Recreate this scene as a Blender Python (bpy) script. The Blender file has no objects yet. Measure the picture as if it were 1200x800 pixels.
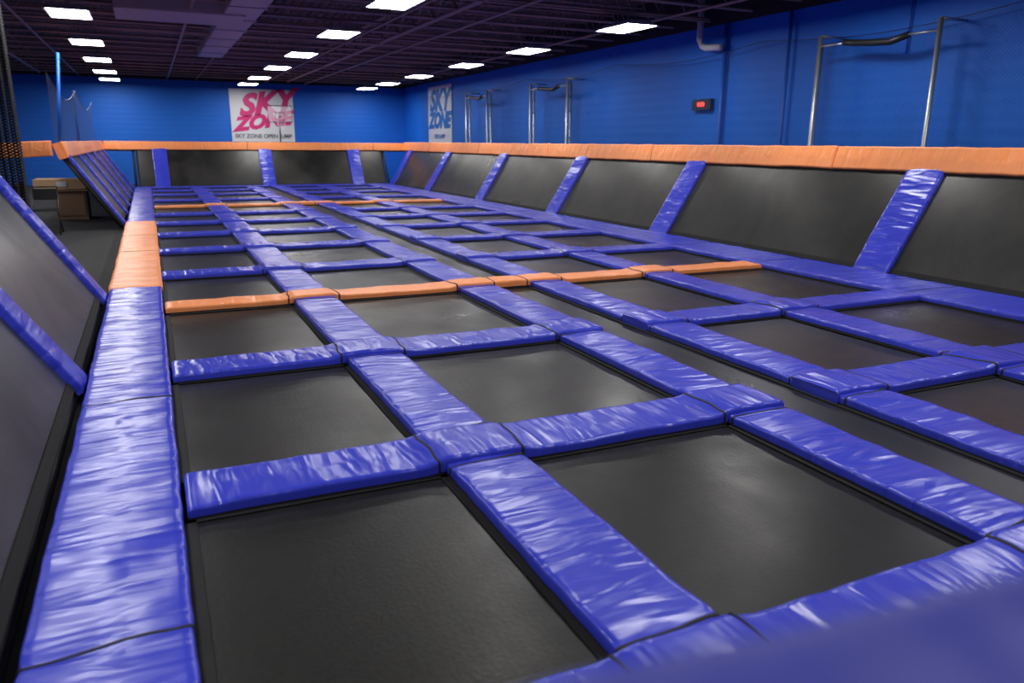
import bpy, math, random
from mathutils import Vector, Matrix, noise
random.seed(4)
S=1.6; DZ=1.0           # metres per design unit, deck height above floor
def W(x,y,z=0): return Vector((x*S,y*S,z*S+DZ))
FL=-DZ/S
sc=bpy.context.scene
sc.view_settings.view_transform='Standard'
sc.view_settings.look='None'
sc.view_settings.exposure=.2
# ---------------------------------------------------------------- materials
def nt(name):
    m=bpy.data.materials.new(name); m.use_nodes=True
    n=m.node_tree; b=n.nodes['Principled BSDF']; return m,n,b
def L(n,a,ao,b,bi): n.links.new(a.outputs[ao],b.inputs[bi])
def simple(name,col,rough=.5,metal=0,emit=0,spec=.5):
    m,n,b=nt(name); b.inputs['Base Color'].default_value=(*col,1); b.inputs['Roughness'].default_value=rough
    b.inputs['Metallic'].default_value=metal; b.inputs['Specular IOR Level'].default_value=spec
    tc=n.nodes.new('ShaderNodeTexCoord'); ns=n.nodes.new('ShaderNodeTexNoise'); ns.inputs['Scale'].default_value=6
    mr=n.nodes.new('ShaderNodeMapRange'); mr.inputs['To Min'].default_value=max(0,rough-.07); mr.inputs['To Max'].default_value=min(1,rough+.07)
    L(n,tc,'Object',ns,'Vector'); L(n,ns,'Fac',mr,'Value'); L(n,mr,'Result',b,'Roughness')
    if emit: 
        b.inputs['Emission Color'].default_value=(*col,1); b.inputs['Emission Strength'].default_value=emit
    return m
def vinyl(name,col,col2,rough=.3):
    m,n,b=nt(name)
    uv=n.nodes.new('ShaderNodeUVMap')
    def nz(scale,rot,detail,dist,rg=.5):
        mp=n.nodes.new('ShaderNodeMapping'); mp.inputs['Scale'].default_value=scale; mp.inputs['Rotation'].default_value=(0,0,rot)
        q=n.nodes.new('ShaderNodeTexNoise'); q.inputs['Scale'].default_value=1; q.inputs['Detail'].default_value=detail; q.inputs['Distortion'].default_value=dist
        q.inputs['Roughness'].default_value=rg
        L(n,uv,'UV',mp,'Vector'); L(n,mp,'Vector',q,'Vector'); return q
    n1=nz((6.5,1.3,1),.35,2,.5,.4); n2=nz((9,1.1,1),-.55,0,.25); n3=nz((1.8,1.8,1),0,2,0); n4=nz((20,4,1),.5,1,.4)
    def math_(op,a,bv=None):
        k=n.nodes.new('ShaderNodeMath'); k.operation=op
        if hasattr(a,'outputs'): n.links.new(a.outputs[0],k.inputs[0])
        else: k.inputs[0].default_value=a
        if bv is not None:
            if hasattr(bv,'outputs'): n.links.new(bv.outputs[0],k.inputs[1])
            else: k.inputs[1].default_value=bv
        return k
    ridge=math_('ABSOLUTE',math_('SUBTRACT',n2,.5)); ridge=math_('MINIMUM',math_('MULTIPLY',ridge,4.0),.5)
    msk=math_('MAXIMUM',math_('MULTIPLY',math_('SUBTRACT',n3,.36),2.8),0.0)
    ridge=math_('MULTIPLY',ridge,msk)
    fine=math_('MULTIPLY',n4,math_('SUBTRACT',1.0,n3))
    b1=n.nodes.new('ShaderNodeBump'); b1.inputs['Strength'].default_value=.65; b1.inputs['Distance'].default_value=.048
    b2=n.nodes.new('ShaderNodeBump'); b2.inputs['Strength'].default_value=.55; b2.inputs['Distance'].default_value=.017
    b3=n.nodes.new('ShaderNodeBump'); b3.inputs['Strength'].default_value=.5; b3.inputs['Distance'].default_value=.009
    L(n,n1,'Fac',b1,'Height'); L(n,ridge,0,b2,'Height'); L(n,b1,'Normal',b2,'Normal'); L(n,fine,0,b3,'Height'); L(n,b2,'Normal',b3,'Normal'); L(n,b3,'Normal',b,'Normal')
    mx=n.nodes.new('ShaderNodeMix'); mx.data_type='RGBA'; mx.inputs[6].default_value=(*col,1); mx.inputs[7].default_value=(*col2,1)
    L(n,n3,'Fac',mx,0); n.links.new(mx.outputs[2],b.inputs['Base Color'])
    b.inputs['Roughness'].default_value=rough; b.inputs['Specular IOR Level'].default_value=.55
    return m
M_BLUE=vinyl('blue_vinyl',(.034,.048,.54),(.048,.066,.66),.27)
M_BLUE_SHADE=vinyl('shaded_blue_vinyl',(.03,.036,.27),(.036,.043,.31),.55)  # darker copy of the blue vinyl: shade on the near rail painted in
M_ORANGE=vinyl('orange_vinyl',(1.0,.29,.08),(1.0,.36,.12),.38)
M_CORD_SHADE=simple('black_cord_and_gap_shade',(.008,.008,.01),.7)
M_WEB=simple('black_webbing',(.006,.006,.007),.85)
M_STEEL=simple('galvanized_steel',(.42,.44,.46),.4,.8)
M_FRAME=simple('black_frame_steel',(.02,.02,.022),.5,.3)
def bedmat(name,c0,c1,spec,r0,r1,scale):
    m,n,b=nt(name)
    tc=n.nodes.new('ShaderNodeTexCoord')
    n1=n.nodes.new('ShaderNodeTexNoise'); n1.inputs['Scale'].default_value=scale; n1.inputs['Detail'].default_value=6; n1.inputs['Roughness'].default_value=.55; n1.inputs['Distortion'].default_value=.4
    L(n,tc,'Object',n1,'Vector')
    n2=n.nodes.new('ShaderNodeTexNoise'); n2.inputs['Scale'].default_value=60; n2.inputs['Detail'].default_value=2
    L(n,tc,'Object',n2,'Vector')
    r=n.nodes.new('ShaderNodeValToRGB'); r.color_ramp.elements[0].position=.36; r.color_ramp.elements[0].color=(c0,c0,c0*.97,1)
    r.color_ramp.elements[1].position=.76; r.color_ramp.elements[1].color=(c1,c1*.98,c1*.9,1)  # pale smudges: dusty wear, with sheen highlights painted into the colour
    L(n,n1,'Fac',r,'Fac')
    mx=n.nodes.new('ShaderNodeMix'); mx.data_type='RGBA'; mx.blend_type='MULTIPLY'; mx.inputs[0].default_value=.6
    n.links.new(r.outputs['Color'],mx.inputs[6]); n.links.new(n2.outputs['Fac'],mx.inputs[7]); n.links.new(mx.outputs[2],b.inputs['Base Color'])
    mr=n.nodes.new('ShaderNodeMapRange'); mr.inputs['From Min'].default_value=.3; mr.inputs['From Max'].default_value=.7; mr.inputs['To Min'].default_value=r0; mr.inputs['To Max'].default_value=r1
    L(n,n1,'Fac',mr,'Value'); L(n,mr,'Result',b,'Roughness')
    bp=n.nodes.new('ShaderNodeBump'); bp.inputs['Strength'].default_value=.25; bp.inputs['Distance'].default_value=.003
    L(n,n2,'Fac',bp,'Height'); L(n,bp,'Normal',b,'Normal')
    b.inputs['Specular IOR Level'].default_value=spec
    return m
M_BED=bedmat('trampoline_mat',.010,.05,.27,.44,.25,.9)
M_WBED=bedmat('wall_trampoline_mat',.011,.095,.40,.42,.26,.75)  # stronger pale clouds: soft reflections on the wall beds put into the colour
def wallmat(name,c1,c2):
    m,n,b=nt(name)
    tc=n.nodes.new('ShaderNodeTexCoord'); n1=n.nodes.new('ShaderNodeTexNoise'); n1.inputs['Scale'].default_value=.6; n1.inputs['Detail'].default_value=4
    L(n,tc,'Object',n1,'Vector')
    mx=n.nodes.new('ShaderNodeMix'); mx.data_type='RGBA'; mx.inputs[6].default_value=(*c1,1); mx.inputs[7].default_value=(*c2,1)
    L(n,n1,'Fac',mx,0); n.links.new(mx.outputs[2],b.inputs['Base Color'])
    wv=n.nodes.new('ShaderNodeTexWave'); wv.bands_direction='Z'; wv.inputs['Scale'].default_value=1.6; wv.inputs['Distortion'].default_value=.3
    L(n,tc,'Object',wv,'Vector')
    bp=n.nodes.new('ShaderNodeBump'); bp.inputs['Strength'].default_value=.2; bp.inputs['Distance'].default_value=.01
    L(n,wv,'Fac',bp,'Height'); L(n,bp,'Normal',b,'Normal')
    b.inputs['Roughness'].default_value=.6
    return m
M_WALL=wallmat('blue_painted_wall',(.002,.125,.64),(.004,.18,.82))
M_DARKWALL=simple('dark_upper_wall',(.03,.02,.028),.8)
M_FLOOR=simple('dark_carpet',(.022,.022,.024),.9)
M_CEIL=wallmat('ceiling_deck_paint',(.11,.07,.055),(.15,.1,.08))
M_JOIST=simple('joist_paint',(.38,.26,.21),.5)
M_LAMP=simple('lamp_panel',(1,.98,.95),.5,0,25)
M_WHITE=simple('white_vinyl_banner',(.8,.81,.86),.5)
M_PIPE=simple('white_pipe',(.6,.6,.65),.5)
M_BPIPE=simple('blue_pipe',(.004,.11,.55),.45)
M_MAG=simple('magenta_print',(.75,.03,.22),.5)
M_GREY=simple('grey_print',(.12,.12,.14),.5)
M_BPR=simple('blue_print',(.01,.18,.6),.5)
M_CARD=simple('cardboard',(.62,.4,.22),.8)
M_WOOD=simple('brown_laminate',(.29,.17,.09),.5)
M_RED=simple('red_led',(1,.05,.03),.5,0,3)
M_BLACK=simple('black_plastic',(.015,.015,.017),.4)
M_DUCT=simple('grey_duct',(.5,.44,.42),.5,.1)
# ---------------------------------------------------------------- mesh helpers
def mkobj(name,verts,faces,mats,fm=None,uvs=None,smooth=True,parent=None):
    me=bpy.data.meshes.new(name); me.from_pydata([tuple(v) for v in verts],[],faces)
    for m in mats: me.materials.append(m)
    if fm: me.polygons.foreach_set('material_index',fm)
    if smooth: me.polygons.foreach_set('use_smooth',[True]*len(faces))
    if uvs:
        ul=me.uv_layers.new(name='UVMap')
        for lp in me.loops: ul.data[lp.index].uv=uvs[lp.vertex_index]
    me.update()
    o=bpy.data.objects.new(name,me); sc.collection.objects.link(o)
    if parent: o.parent=parent
    return o
def empty(name,loc=(0,0,0)):
    e=bpy.data.objects.new(name,None); sc.collection.objects.link(e); e.location=loc; e.empty_display_size=.2; return e
def smst(x): x=max(0,min(1,x)); return x*x*(3-2*x)
PROF=[(-.5,-.3),(-.5,.25),(-.5,.72),(-.493,.9),(-.475,.98),(-.42,1.0),(-.36,1.0),(-.24,1.02),(-.1,1.04),(.1,1.04),(.24,1.02),(.36,1.0),(.42,1.0),(.475,.98),(.493,.9),(.5,.72),(.5,.25),(.5,-.3)]
def pad(name,A,B,s,n,w,h,mat,humps=(),cords=(),parent=None,step=.045,wr=.007,dip=.009):
    """padded vinyl strip from A to B (metres).  humps:(pos,half,extra)  cords:[pos]"""
    A=Vector(A);B=Vector(B);d=B-A;Ln=d.length;d.normalize();s=Vector(s).normalized();n=Vector(n).normalized()
    N=max(4,int(Ln/step)); off=random.uniform(0,100)
    V=[];F=[];U=[];FM=[]
    m=len(PROF)
    def pt(a,t,z,grow=0):
        hz=0
        for (p,hw,ex) in humps: hz=max(hz,ex*smst(1-(abs(a-p)-hw)/.11))
        dp=0
        for c in cords: dp=max(dp,dip*math.exp(-((a-c)/.03)**2))
        ed=.008*noise.noise(Vector((a*2.2+off,t*1.3,0)))+.005*noise.noise(Vector((a*8+off,t*1.3,5)))
        x=t*w+(ed if abs(t)>.3 else ed*.3)-(dp*.4*(1 if t>0 else -1) if abs(t)>.4 else 0)
        zz=z*h
        en=min(a,Ln-a)
        if en<.02: zz-= .22*h*(1-en/.02)**2*(1 if z>.5 else 0)
        if z>0: zz+=hz*min(1,z)+ (wr*noise.noise(Vector((a*7+off+t*w*4,t*w*3,2)))+wr*.8*noise.noise(Vector((a*2.5+off,t*w*2,9)))-dp)*min(1,z)
        return A+d*a+s*(x*(1+grow))+n*(zz+grow*.06)
    AL=[0,.006,.02]+[Ln*i/N for i in range(1,N)]+[Ln-.02,Ln-.006,Ln]
    AL=sorted(a for a in AL)
    N=len(AL)-1
    for a in AL:
        for j,(t,z) in enumerate(PROF):
            V.append(pt(a,t,z)); U.append((a+off,t*w+.5*abs(z)*h*(1 if t>0 else -1)))
    for i in range(N):
        for j in range(m-1):
            q=i*m+j; F.append((q,q+1,q+m+1,q+m)); FM.append(1 if j in (0,m-2) else 0)  # lowest side faces black: painted shadow of the gap under the pad
    for (a,rev) in ((0,False),(Ln,True)):
        b0=len(V)
        for j,(t,z) in enumerate(PROF): V.append(pt(a,t,z)); U.append((a+off+z*h,t*w))
        for j in range(m//2-1):
            f=(b0+j,b0+j+1,b0+m-2-j,b0+m-1-j); F.append(f[::-1] if rev else f); FM.append(0)
    for c in cords:
        b0=len(V); sl=random.uniform(-.02,.02)
        for k,(da,g) in enumerate(((-.008,.0),(-.005,.06),(.005,.06),(.008,0.0))):
            for j,(t,z) in enumerate(PROF):
                a=max(0,min(Ln,c+da+sl*2*t+.006*math.sin(t*9+off)))
                V.append(pt(a,t,z)+n*(.0 if g==0 else .005)*(1 if z>.5 else 0)+s*((.005 if g else 0)*(1 if t>0 else -1) if abs(t)>.47 else 0)); U.append((0,0))
        for k in range(3):
            for j in range(m-1):
                q=b0+k*m+j; F.append((q,q+1,q+m+1,q+m)); FM.append(1)
    return mkobj(name,V,F,[mat,M_CORD_SHADE],FM,U,True,parent)
def bed(name,O,U_,V_,sag=.02,parent=None,web=.065,mat=None):
    O=Vector(O);U_=Vector(U_);V_=Vector(V_);n=U_.cross(V_).normalized(); nu,nv=12,12
    V=[];F=[];FM=[]
    for i in range(nu+1):
        for j in range(nv+1):
            a=i/nu;b=j/nv; V.append(O+U_*a+V_*b-n*sag*16*a*(1-a)*b*(1-b))
    for i in range(nu):
        for j in range(nv):
            q=i*(nv+1)+j; F.append((q,q+nv+1,q+nv+2,q+1)); FM.append(0)
    lu,lv=U_.length,V_.length; wu,wv=web/lu,web/lv
    for (a0,a1,b0,b1) in ((0,wu,0,1),(1-wu,1,0,1),(0,1,0,wv),(0,1,1-wv,1)):
        q=len(V)
        for (a,b) in ((a0,b0),(a1,b0),(a1,b1),(a0,b1)): V.append(O+U_*a+V_*b+n*.006)
        F.append((q,q+1,q+2,q+3)); FM.append(1)
    return mkobj(name,V,F,[mat or M_BED,M_WEB],FM,None,False,parent)
def box(name,c0,c1,mat,parent=None,bev=0):
    x0,y0,z0=c0;x1,y1,z1=c1
    V=[(x0,y0,z0),(x1,y0,z0),(x1,y1,z0),(x0,y1,z0),(x0,y0,z1),(x1,y0,z1),(x1,y1,z1),(x0,y1,z1)]
    F=[(0,3,2,1),(4,5,6,7),(0,1,5,4),(1,2,6,5),(2,3,7,6),(3,0,4,7)]
    o=mkobj(name,V,F,[mat],smooth=False,parent=parent)
    if bev:
        md=o.modifiers.new('b','BEVEL'); md.width=bev; md.segments=2
    return o
def boxH(name,c0,c1,mat,parent=None,bev=0):
    a=W(*c0);b=W(*c1); return box(name,a,b,mat,parent,bev)
def tubes(name,paths,mat,parent=None,seg=8):
    V=[];F=[]
    for pts,r in paths:
        pts=[Vector(p) for p in pts]; b0=len(V)
        for i,p in enumerate(pts):
            d=(pts[min(i+1,len(pts)-1)]-pts[max(i-1,0)]).normalized()
            u=d.cross(Vector((0,0,1)) if abs(d.z)<.95 else Vector((1,0,0))).normalized(); v=d.cross(u)
            for k in range(seg):
                an=2*math.pi*k/seg; V.append(p+u*math.cos(an)*r+v*math.sin(an)*r)
        for i in range(len(pts)-1):
            for k in range(seg):
                a=b0+i*seg+k;b=b0+i*seg+(k+1)%seg; F.append((a,b,b+seg,a+seg))
        F.append(tuple(range(b0,b0+seg))[::-1]); e=b0+(len(pts)-1)*seg; F.append(tuple(range(e,e+seg)))
    return mkobj(name,V,F,[mat],smooth=seg>4,parent=parent)
def text(name,body,size,loc,rot,mat,parent,shear=0,sx=1,ext=.004,bold=0):
    c=bpy.data.curves.new(name,'FONT'); c.body=body; c.size=size; c.align_x='CENTER'; c.align_y='CENTER'; c.extrude=ext; c.shear=shear; c.offset=bold
    c.resolution_u=3
    o=bpy.data.objects.new(name,c); sc.collection.objects.link(o)
    bpy.context.view_layer.update()
    me=bpy.data.meshes.new_from_object(o); bpy.data.objects.remove(o)
    o=bpy.data.objects.new(name,me); sc.collection.objects.link(o); me.materials.clear(); me.materials.append(mat)
    o.location=loc; o.rotation_euler=rot; o.scale=(sx,1,1); o.parent=parent
    return o
# ---------------------------------------------------------------- room shell
XR=6.6; XL=-4.9; YB=21.5; YF=-2.0; ZC=2.92; ZW=2.44
boxH('floor',(XL,YF,FL-.06),(XR,YB,FL),M_FLOOR)
boxH('wall_right',(XR,YF,FL),(XR+.12,YB,ZW),M_WALL)
boxH('wall_back',(XL,YB,FL),(XR+.12,YB+.12,ZW),M_WALL)
boxH('wall_left',(XL-.12,YF,FL),(XL,YB,ZW),M_WALL)
boxH('wall_front',(XL,YF-.12,FL),(XR,YF,ZW),M_WALL)
boxH('trim_1',(XR-.03,YF,ZW),(XR+.12,YB,ZC),M_DARKWALL)
boxH('trim_2',(XL,YB-.03,ZW),(XR+.12,YB+.12,ZC),M_DARKWALL)
boxH('trim_3',(XL-.12,YF,ZW),(XL+.03,YB,ZC),M_DARKWALL)
boxH('trim_4',(XL,YF-.12,ZW),(XR,YF+.03,ZC),M_DARKWALL)
V=[];F=[];x=XL
prof=[]
while x<XR+.1:
    prof+= [(x,ZC),(x+.05,ZC),(x+.065,ZC+.03),(x+.115,ZC+.03)]; x+=.13
for (x,z) in prof:
    V.append(W(x,YF,z));V.append(W(x,YB+.1,z))
for i in range(len(prof)-1): F.append((2*i,2*i+1,2*i+3,2*i+2))
mkobj('ceiling',V,F,[M_CEIL],smooth=False)
paths=[]
y=-1.6
while y<YB:
    zb,zt=2.52,2.86
    for zz,r in ((zb,.034),(zt,.03)):
        paths.append(([W(XL+.04,y,zz),W(XR-.04,y,zz)],r))
    x=XL+.1;k=0;pts=[]
    while x<XR-.05:
        pts.append(W(x,y,zb if k%2 else zt)); x+=.2;k+=1
    paths.append((pts,.015))
    y+=.76
for gx in (-2.1,3.46):
    paths.append(([W(gx,YF+.1,2.50),W(gx,YB-.1,2.50)],.05)); paths.append(([W(gx,YF+.1,2.84),W(gx,YB-.1,2.84)],.05))
    yy=YF+.2;k=0;pts=[]
    while yy<YB-.1: pts.append(W(gx,yy,2.50 if k%2 else 2.84)); yy+=.4;k+=1
    paths.append((pts,.022))
for gx,r in ((.6,.03),(1.25,.018),(2.9,.022),(3.9,.03),(5.75,.03),(-1.3,.025)): paths.append(([W(gx,YF+.1,2.46),W(gx,YB-.1,2.46)],r))
for yy in (4,8.2,12.4,16.6): paths.append(([W(XL+.1,yy,2.48),W(XR-.1,yy,2.48)],.02))
tubes('roof_bar_joists',paths,M_JOIST,seg=4)
e=empty('air_duct'); boxH('trunk',(-.2,10.0,2.4),(1.2,10.9,2.66),M_DUCT,e,.02); boxH('branch',(.95,7.2,2.42),(1.35,15.2,2.64),M_DUCT,e,.02)
for k in range(8): boxH('flange_%d'%k,(.94,7.4+k,2.41),(1.36,7.45+k,2.65),M_DUCT,e)
# ---------------------------------------------------------------- lamps
rows={-3.4:[7.5,10.5,13.5,16.5],-.63:[-.2,2.4,4.95,7.55,10.1,12.87,15.5,18.1,20.3],2.34:[.0,2.6,5.2,7.8,10.35,13.0,15.5,18.1,20.2],5.25:[.3,2.95,5.55,8.17,10.8,13.3,15.95,18.3,20.2]}  # leftmost row is unseen, added to brighten the lobby corner and left panels
for rx in rows:
    for ry in rows[rx]:
        e=empty('fluorescent_light_fixture',W(rx,ry,2.32));  # fixtures of the leftmost row are added, unseen
        hw,hl=.31,.56
        V=[(-hw,-hl,0),(hw,-hl,0),(hw,hl,0),(-hw,hl,0),(-hw+.1,-hl+.1,.09),(hw-.1,-hl+.1,.09),(hw-.1,hl-.1,.09),(-hw+.1,hl-.1,.09),
           (-hw-.03,-hl-.03,-.01),(hw+.03,-hl-.03,-.01),(hw+.03,hl+.03,-.01),(-hw-.03,hl+.03,-.01)]
        F=[(4,5,6,7),(8,9,5,4),(9,10,6,5),(10,11,7,6),(11,8,4,7),(8,0,1,9),(9,1,2,10),(10,2,3,11),(11,3,0,8)]
        mkobj('housing',V,F,[M_PIPE],smooth=False,parent=e)
        mkobj('diffuser',[(-hw,-hl,-.005),(hw,-hl,-.005),(hw,hl,-.005),(-hw,hl,-.005)],[(3,2,1,0)],[M_LAMP],smooth=False,parent=e)
        tubes('hanger_rods',[([(0,-.3,.08),(0,-.3,.32)],.008),([(0,.3,.08),(0,.3,.32)],.008)],M_JOIST,e,5)
# ---------------------------------------------------------------- trampoline court
H=.041*S
cross=[.95,2.19,3.51,4.96,6.20,7.58,8.92,10.17,11.43,12.78,14.15,15.6,16.9]
cw=.25
longs=[(.74,1.0),(1.85,2.11),(2.40,2.65),(3.38,3.64)]
YE=18.2; YS=.56
court=empty('trampoline_court')
boxH('understructure',(-.33,YS,-.3),(5.2,YE,-.09),M_FRAME,court)
cols=[(0,.74),(1.0,1.85),(2.11,2.40),(2.65,3.38),(3.64,4.60)]
ys=[YS]+cross+[YE]
for ci,(x0,x1) in enumerate(cols):
    for k in range(len(ys)-1):
        if ci==2: continue
        a=ys[k]+(.1 if k else 0); b=ys[k+1]-(.1 if k<len(ys)-2 else 0)
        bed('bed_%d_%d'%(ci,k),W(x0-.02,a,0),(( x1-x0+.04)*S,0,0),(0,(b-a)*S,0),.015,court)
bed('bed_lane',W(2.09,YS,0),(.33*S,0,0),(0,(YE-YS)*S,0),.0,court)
UP=(0,0,1)
for (x0,x1) in longs:
    cc=(x0+x1)/2; hw=(cw/2+.02)*S
    cords=[]
    for c in cross:
        p=(c-YS)*S; cords+= [p-hw,p+hw]
    pad('blue_safety_pad',W(cc,YS,0),W(cc,YE,0),(-1,0,0),UP,(x1-x0)*S,H,M_BLUE,(),cords,court)
for k,c in enumerate(cross):
    orange=k in (3,9)
    mat=M_ORANGE if orange else M_BLUE; w=(.22 if orange else cw)*S
    nm='orange_safety_pad' if orange else 'blue_safety_pad'
    if orange:
        segs=[(0,4.55,longs)]
    else:
        segs=[(0,2.115,longs[:2]),(2.395,4.62,longs[2:])]
    for (xa,xb,lg) in segs:
        hm=[(((p+q)/2-xa)*S,(q-p)/2*S,H*.42) for p,q in lg]
        cd=[]
        for p,q in lg: cd+=[(p-.02-xa)*S,(q+.02-xa)*S]
        cd=[v for v in cd if .03<v<(xb-xa)*S-.02]
        if orange: hm.append(((2.255-xa)*S,.2*S,H*.42))
        pad(nm,W(xa,c,0),W(xb,c,0),(0,1,0),UP,w,H,mat,hm,cd,court)
lcords=[(v-YS)*S for v in (1.5,3.1)]
pad('blue_side_pad',W(-.165,YS,0),W(-.165,5.62,0),(-1,0,0),UP,.31*S,H*1.15,M_BLUE,(),lcords,court)
pad('orange_side_pad',W(-.165,5.64,0),W(-.165,10.38,0),(-1,0,0),UP,.33*S,H*1.1,M_ORANGE,(),[1.9*S,3.2*S],court)
pad('blue_side_pad',W(-.165,10.4,0),W(-.165,YE,0),(-1,0,0),UP,.31*S,H*1.15,M_BLUE,(),[1.4*S,2.8*S,4.2*S,5.7*S],court)
pad('blue_side_pad',W(4.85,YS,0),W(4.85,YE,0),(-1,0,0),UP,.56*S,H*1.1,M_BLUE,(),[(v-YS)*S for v in cross],court)
pad('blue_side_pad',W(0,YE-.12,0),W(4.6,YE-.12,0),(0,1,0),UP,.24*S,H*1.15,M_BLUE,(),[],court)
# ---------------------------------------------------------------- angled walls
def slopewall(name,base,along,out,a0,a1,divs,rail,divw=.30,run=.51,rise=.80,railsegs=None,posts=True,railup=0,railw=.185):
    e=empty(name)
    al=Vector((*along,0)); ou=Vector((*out,0))
    sl=(ou*run+Vector((0,0,rise))); n=(-ou*rise+Vector((0,0,run))).normalized()
    B=Vector((*base,0))
    def P(a,h): q=B+al*a+sl*h; return W(q.x,q.y,q.z)
    edges=sorted(set([a0]+list(divs)+[a1]))
    for i in range(len(edges)-1):
        a,b=edges[i],edges[i+1]
        if b-a<.2: continue
        O=P(a+.05,.03); Uv=P(b-.05,.03)-O; Vv=P(a+.05,1.02)-O
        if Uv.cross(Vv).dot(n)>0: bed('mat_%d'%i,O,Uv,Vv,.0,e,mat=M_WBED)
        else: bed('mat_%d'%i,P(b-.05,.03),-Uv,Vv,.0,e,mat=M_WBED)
    for i,dv in enumerate(divs):
        pad('divider_pad_%d'%i,P(dv,.0)-n*.02,P(dv,1.03)-n*.02,al,n,divw*S,H*1.1,M_BLUE,(),[],e)
    pt=[([P(a0,0)-n*.05,P(a1,0)-n*.05],.035),([P(a0,1.18)-n*.05,P(a1,1.18)-n*.05],.035)]
    for dv in edges:
        pt.append(([P(dv,0)-n*.06,P(dv,1.2)-n*.06],.035)); q=P(dv,1.15)-n*.07; q2=Vector((q.x,q.y,0))
        if posts: pt.append(([q,q2],.035))
    tubes('frame',pt,M_FRAME,e)
    rs=railsegs or [a0,a1]
    rd=(ou*.28+Vector((0,0,.96))).normalized(); rn=(-ou*.96+Vector((0,0,.28))).normalized()
    for i in range(len(rs)-1):
        a,b=rs[i],rs[i+1]
        off=(sl*1.0+rd*(.085+railup))
        A=W(*(B+al*a+off)); Bb=W(*(B+al*b+off))
        pad('rail_pad_%d'%i,A-rn*.09,Bb-rn*.09,rd,rn,railw*S,.14,rail,(),[ (k)*S for k in [x_*2.9 for x_ in range(1,6)] if k<b-a-.2],e,step=.06)
    return e
slopewall('angled_trampoline_panel',(5.22,0),(0,1),(1,0),YS,YE+.2,[1.45,4.34,7.27,9.9,12.66,15.5,18.1],M_ORANGE,.33,railsegs=[-.2,5.3,11,18.8],railup=.012,railw=.21)
slopewall('angled_trampoline_panel',(-.35,0),(0,1),(-1,0),YS,5.5,[.9,3.48,5.42],M_BLUE,.2)
slopewall('angled_trampoline_panel',(-.35,0),(0,1),(-1,0),10.42,YE+.2,[10.5,11.9,13.3,14.9,16.6,18.1],M_ORANGE,.2,railsegs=[10.35,18.8],posts=False)
slopewall('angled_trampoline_panel',(0,YE),(1,0),(0,1),-.3,5.2,[.22,2.42,4.45],M_ORANGE,.29,railsegs=[-.85,5.75])
slopewall('angled_trampoline_panel',(0,.638),(.9950,-.10),(-.10,-.9950),-.3,5.2,[.4,2.7,4.6],M_BLUE_SHADE,.26,run=.45,rise=.68,railsegs=[-.8,5.7])
e=empty('orange_rail_return'); pad('rail_pad',W(-.99,10.32,.9),W(-1.7,10.32,.86),(0,0,1),(0,-1,0),.17*S,.12,M_ORANGE,(),[.5*S],e)
# ---------------------------------------------------------------- entrance platform, left side
boxH('entrance_platform',(XL+.02,5.7,FL),(-.36,YB-.05,-.06),M_FLOOR)
e=empty('reception_cabinet')
boxH('body',(-1.2,12.0,-.06),(-.82,12.5,.32),M_WOOD,e,.01); boxH('top',(-1.23,11.95,.32),(-.79,12.53,.345),M_WOOD,e,.01)
boxH('door_panel',(-1.17,11.985,0),(-.85,12.0,.29),M_WOOD,e)
e=empty('cardboard_carton')
boxH('carton_body',(-1.43,12.0,.35),(-.82,12.45,.48),M_CARD,e,.006); boxH('label',(-1.16,11.99,.385),(-1.04,12.0,.45),M_WHITE,e)
boxH('tape',(-1.43,12.2,.48),(-.82,12.24,.482),M_WOOD,e)
def chair(x,y):
    e=empty('folding_chair'); p=W(x,y,-.06)
    def q(a,b,c): return p+Vector((a,b,c))
    tubes('legs',[([q(-.2,-.22,0.013),q(-.2,.2,.85)],.013),([q(.2,-.22,0.013),q(.2,.2,.85)],.013),([q(-.2,.25,0.013),q(-.2,-.18,.45)],.013),([q(.2,.25,0.013),q(.2,-.18,.45)],.013),([q(-.2,.2,.85),q(.2,.2,.85)],.013),([q(-.2,-.2,.05),q(.2,-.2,.05)],.01)],M_BLACK,e)
    box('seat',q(-.2,-.2,.44),q(.2,.18,.47),M_BLACK,e,.008); box('backrest',q(-.19,.15,.62),q(.19,.175,.82),M_BLACK,e,.008)
chair(-1.12,10.2); chair(-1.55,11.0)
def netmat(name,axis,cell,th,col):
    m,n,b=nt(name); b.inputs['Base Color'].default_value=(*col,1); b.inputs['Roughness'].default_value=.8
    tc=n.nodes.new('ShaderNodeTexCoord'); sp=n.nodes.new('ShaderNodeSeparateXYZ'); L(n,tc,'Object',sp,'Vector')
    outs=[]
    a1=n.nodes.new('ShaderNodeMath');a1.operation='ADD';L(n,sp,axis,a1,0);L(n,sp,'Z',a1,1)
    a2=n.nodes.new('ShaderNodeMath');a2.operation='SUBTRACT';L(n,sp,axis,a2,0);L(n,sp,'Z',a2,1)
    for a in (a1,a2):
        d=n.nodes.new('ShaderNodeMath');d.operation='DIVIDE';d.inputs[1].default_value=cell;n.links.new(a.outputs[0],d.inputs[0])
        f=n.nodes.new('ShaderNodeMath');f.operation='FRACT';n.links.new(d.outputs[0],f.inputs[0])
        l=n.nodes.new('ShaderNodeMath');l.operation='LESS_THAN';l.inputs[1].default_value=th;n.links.new(f.outputs[0],l.inputs[0]); outs.append(l)
    mx=n.nodes.new('ShaderNodeMath');mx.operation='MAXIMUM';n.links.new(outs[0].outputs[0],mx.inputs[0]);n.links.new(outs[1].outputs[0],mx.inputs[1])
    n.links.new(mx.outputs[0],b.inputs['Alpha']); return m
M_NETK=netmat('black_net','X',.04,.6,(.01,.01,.012))
M_NETL=netmat('black_net_thin','Y',.06,.16,(.01,.01,.012))
M_NETB=netmat('blue_net','Y',.05,.10,(.003,.04,.2))
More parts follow.
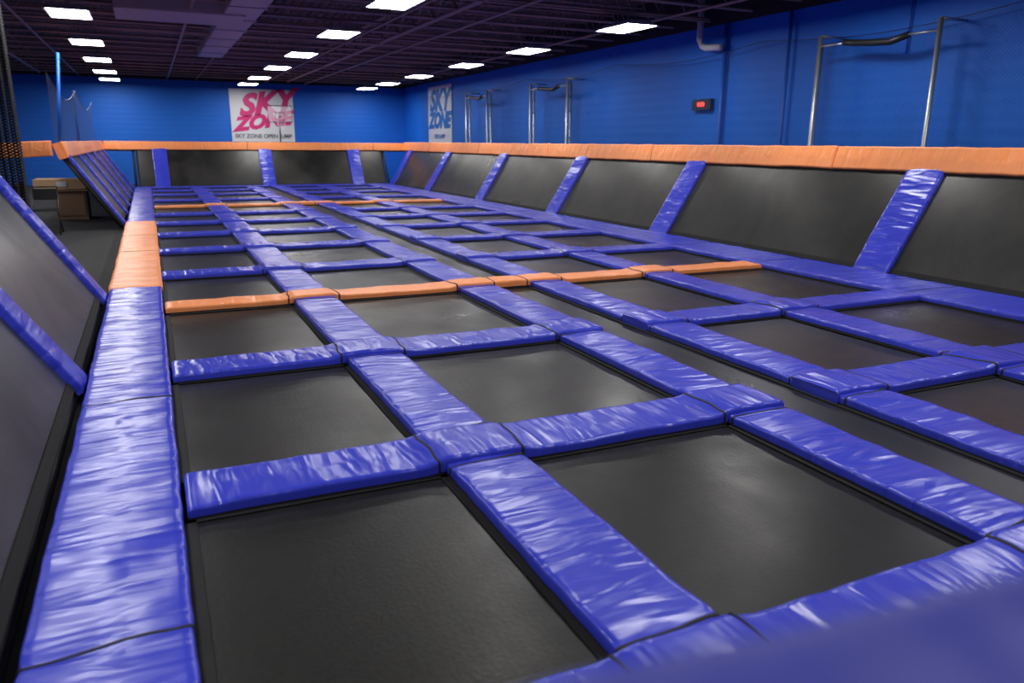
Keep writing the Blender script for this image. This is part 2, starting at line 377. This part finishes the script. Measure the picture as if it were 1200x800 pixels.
V=[];F=[]; n_=90
for i in range(n_+1):
    a=i/n_; xx=-1.78+.80*a; yy=7.9+.10*math.sin(a*15*2*math.pi)
    V.append(W(xx,yy,.35+.03*math.sin(a*9)));V.append(W(xx,yy,2.45))
for i in range(n_): F.append((2*i,2*i+1,2*i+3,2*i+2))
mkobj('safety_net_curtain',V,F,[M_NETK])
V=[];F=[]
for i in range(81):
    a=i/80; y=1+a*18.5; zt=2.15-.10*math.sin((a*6%1)*math.pi)
    V.append(W(6.47,y,.9));V.append(W(6.47,y,zt))
for i in range(80): F.append((2*i,2*i+1,2*i+3,2*i+2))
wn=mkobj('court_safety_net',V,F,[M_NETB],smooth=False)
pts=[V[2*i+1] for i in range(81)]
tubes('net_cable',[(pts,.006)],M_BLACK,wn,5)
V=[];F=[]
for i in range(41):
    a=i/40; y=10.5+a*8.1; zt=1.75-.22*math.sin((a*2%1)*math.pi)
    V.append(W(-.97,y,.9));V.append(W(-.97,y,zt))
for i in range(40): F.append((2*i,2*i+1,2*i+3,2*i+2))
ln=mkobj('side_safety_net',V,F,[M_NETL],smooth=False)
tubes('net_cable',[([V[2*i+1] for i in range(41)],.008)],M_BLACK,ln,5)
tubes('net_pole',[([W(-.93,10.5,.85),W(-.82,10.5,1.95)],.028)],M_BPIPE,ln)
tubes('net_pole',[([W(-1.0,14.5,.85),W(-1.0,14.5,1.75)],.03)],M_BPIPE,ln)
# ---------------------------------------------------------------- right wall frames
def hoopframe(y0,y1,zt=2.08):
    e=empty('folding_hoop_frame')
    x=6.28
    y0*=1.04;y1*=1.04
    P=[]
    for y in (y0,y1):
        P.append(([W(x,y,FL),W(x,y,zt)],.035)); P.append(([W(x+.12,y+.09,FL),W(x+.12,y+.09,zt-.06)],.028))
        for k in range(5): P.append(([W(x,y,1.05+k*.22),W(x+.12,y+.09,1.1+k*.22)],.012))
        P.append(([W(x,y,zt),W(XR-.005,y,zt)],.02))
    P.append(([W(x,y0,zt-.1),W(x,y0+(y1-y0)*.25,zt-.1)],.018)); P.append(([W(x,y0+(y1-y0)*.75,zt-.1),W(x,y1,zt-.1)],.018))
    tubes('posts',P,M_STEEL,e)
    ym=(y0+y1)/2; w=(y1-y0)*.27
    tubes('rolled_net',[([W(x,ym-w,zt-.1),W(x,ym-w*.5,zt-.14),W(x,ym,zt-.13),W(x,ym+w*.6,zt-.11),W(x,ym+w,zt-.09)],.05)],M_BLACK,e)
hoopframe(4.64,5.92,2.07); hoopframe(11.0,12.3,2.02); hoopframe(14.2,15.3,2.02)
tubes('wall_conduit_pipe',[([W(6.55,7.94,FL),W(6.55,7.94,2.43)],.045)],M_BPIPE)
tubes('wall_conduit_pipe',[([W(6.55,6.87,FL),W(6.55,6.87,2.43)],.03)],M_BPIPE)
tubes('wall_conduit_pipe',[([W(6.57,5.37,1.85),W(6.57,5.37,2.43)],.015)],M_BPIPE)
tubes('white_drain_pipe',[([W(6.45,8.32,2.85),W(6.45,8.32,2.27),W(6.45,8.26,2.2),W(6.45,8.18,2.17),W(6.45,7.9,2.15)],.065)],M_PIPE,None,12)
e=empty('led_scoreboard'); boxH('case',(6.53,8.13,1.43),(6.595,8.5,1.57),M_BLACK,e,.005)
text('digits','0:00',.13,W(6.525,8.31,1.5),(math.pi/2,0,-math.pi/2),M_RED,e)
# ---------------------------------------------------------------- banners
e=empty('sponsor_banner'); 
boxH('sheet',(2.0,YB-.03,.98),(3.58,YB-.01,2.29),M_WHITE,e)
R=(math.pi/2,0,0)
text('logo_top','SKY',1.15,W(2.86,YB-.035,1.93),(math.pi/2,math.radians(-8),0),M_MAG,e,.4,1.1,bold=.055)
text('logo_bottom','ZONE',.72,W(2.76,YB-.035,1.48),(math.pi/2,math.radians(-8),0),M_MAG,e,.4,1.15,bold=.045)
text('caption','SKY ZONE OPEN JUMP',.225,W(2.79,YB-.035,1.12),R,M_GREY,e,0,1.0,bold=.005)
e=empty('sponsor_banner'); boxH('sheet',(XR-.03,17.6,.98),(XR-.01,19.27,2.34),M_WHITE,e)
RR=(math.pi/2,0,-math.pi/2)
text('logo_top','SKY',1.1,W(XR-.035,18.45,1.97),RR,M_BPR,e,.3,1.15,bold=.05)
text('logo_bottom','ZONE',.8,W(XR-.035,18.45,1.51),RR,M_BPR,e,.3,1.1,bold=.045)
text('caption','OPEN JUMP',.24,W(XR-.035,18.45,1.14),RR,M_BPR,e)
# basketball hoop at far end
e=empty('basketball_hoop')
y=18.95; x=2.85
P=[([W(x-.27,y,1.43),W(x+.27,y,1.43),W(x+.27,y,1.79),W(x-.27,y,1.79),W(x-.27,y,1.43)],.02),
   ([W(x-.1,y,1.48),W(x+.1,y,1.48),W(x+.1,y,1.64),W(x-.1,y,1.64),W(x-.1,y,1.48)],.014)]
tubes('backboard_frame',P,M_GREY,e,6)
m,n,b=nt('clear_acrylic'); b.inputs['Base Color'].default_value=(.8,.8,.85,1); b.inputs['Alpha'].default_value=.2; b.inputs['Roughness'].default_value=.2
boxH('backboard',(x-.27,y,1.43),(x+.27,y+.01,1.79),m,e)
ring=[W(x,y-.14,1.47)+Vector((.19*math.cos(a*math.pi/12),.19*math.sin(a*math.pi/12),0)) for a in range(25)]
tubes('rim',[(ring,.012)],M_MAG,e,6)
netp=[]
for a in range(12):
    c=W(x,y-.14,1.47); an=a*math.pi/6
    netp.append(([c+Vector((.19*math.cos(an),.19*math.sin(an),0)),c+Vector((.12*math.cos(an+.4),.12*math.sin(an+.4),-.18)),c+Vector((.1*math.cos(an),.1*math.sin(an),-.36))],.005))
tubes('hoop_net',netp,M_WHITE,e,4)
tubes('support_post',[([W(x,y+.15,FL),W(x,y+.15,1.6)],.025),([W(x,y+.15,1.55),W(x,y,1.55)],.03)],M_FRAME,e)
# ---------------------------------------------------------------- world
w=bpy.data.worlds.new('world'); sc.world=w; w.use_nodes=True
w.node_tree.nodes['Background'].inputs[0].default_value=(.5,.55,.7,1); w.node_tree.nodes['Background'].inputs[1].default_value=.03
# ---------------------------------------------------------------- camera
f,th,ps,ro=893.1,.2545,.4358,.0085
Fv=Vector((math.sin(ps)*math.cos(th),math.cos(ps)*math.cos(th),-math.sin(th)))
Rv=Vector((math.cos(ps),-math.sin(ps),0)); Uv=Rv.cross(Fv)
R2=Rv*math.cos(ro)+Uv*math.sin(ro); U2=-Rv*math.sin(ro)+Uv*math.cos(ro)
cam=bpy.data.cameras.new('camera'); co=bpy.data.objects.new('camera',cam); sc.collection.objects.link(co)
mt=Matrix((R2,U2,-Fv)).transposed().to_4x4(); mt.translation=W(0,0,1); co.matrix_world=mt
cam.sensor_width=36; cam.lens=36*f/1200; cam.clip_start=.03; cam.clip_end=200
cam.dof.use_dof=True; cam.dof.focus_distance=6.5; cam.dof.aperture_fstop=1.8
sc.camera=co
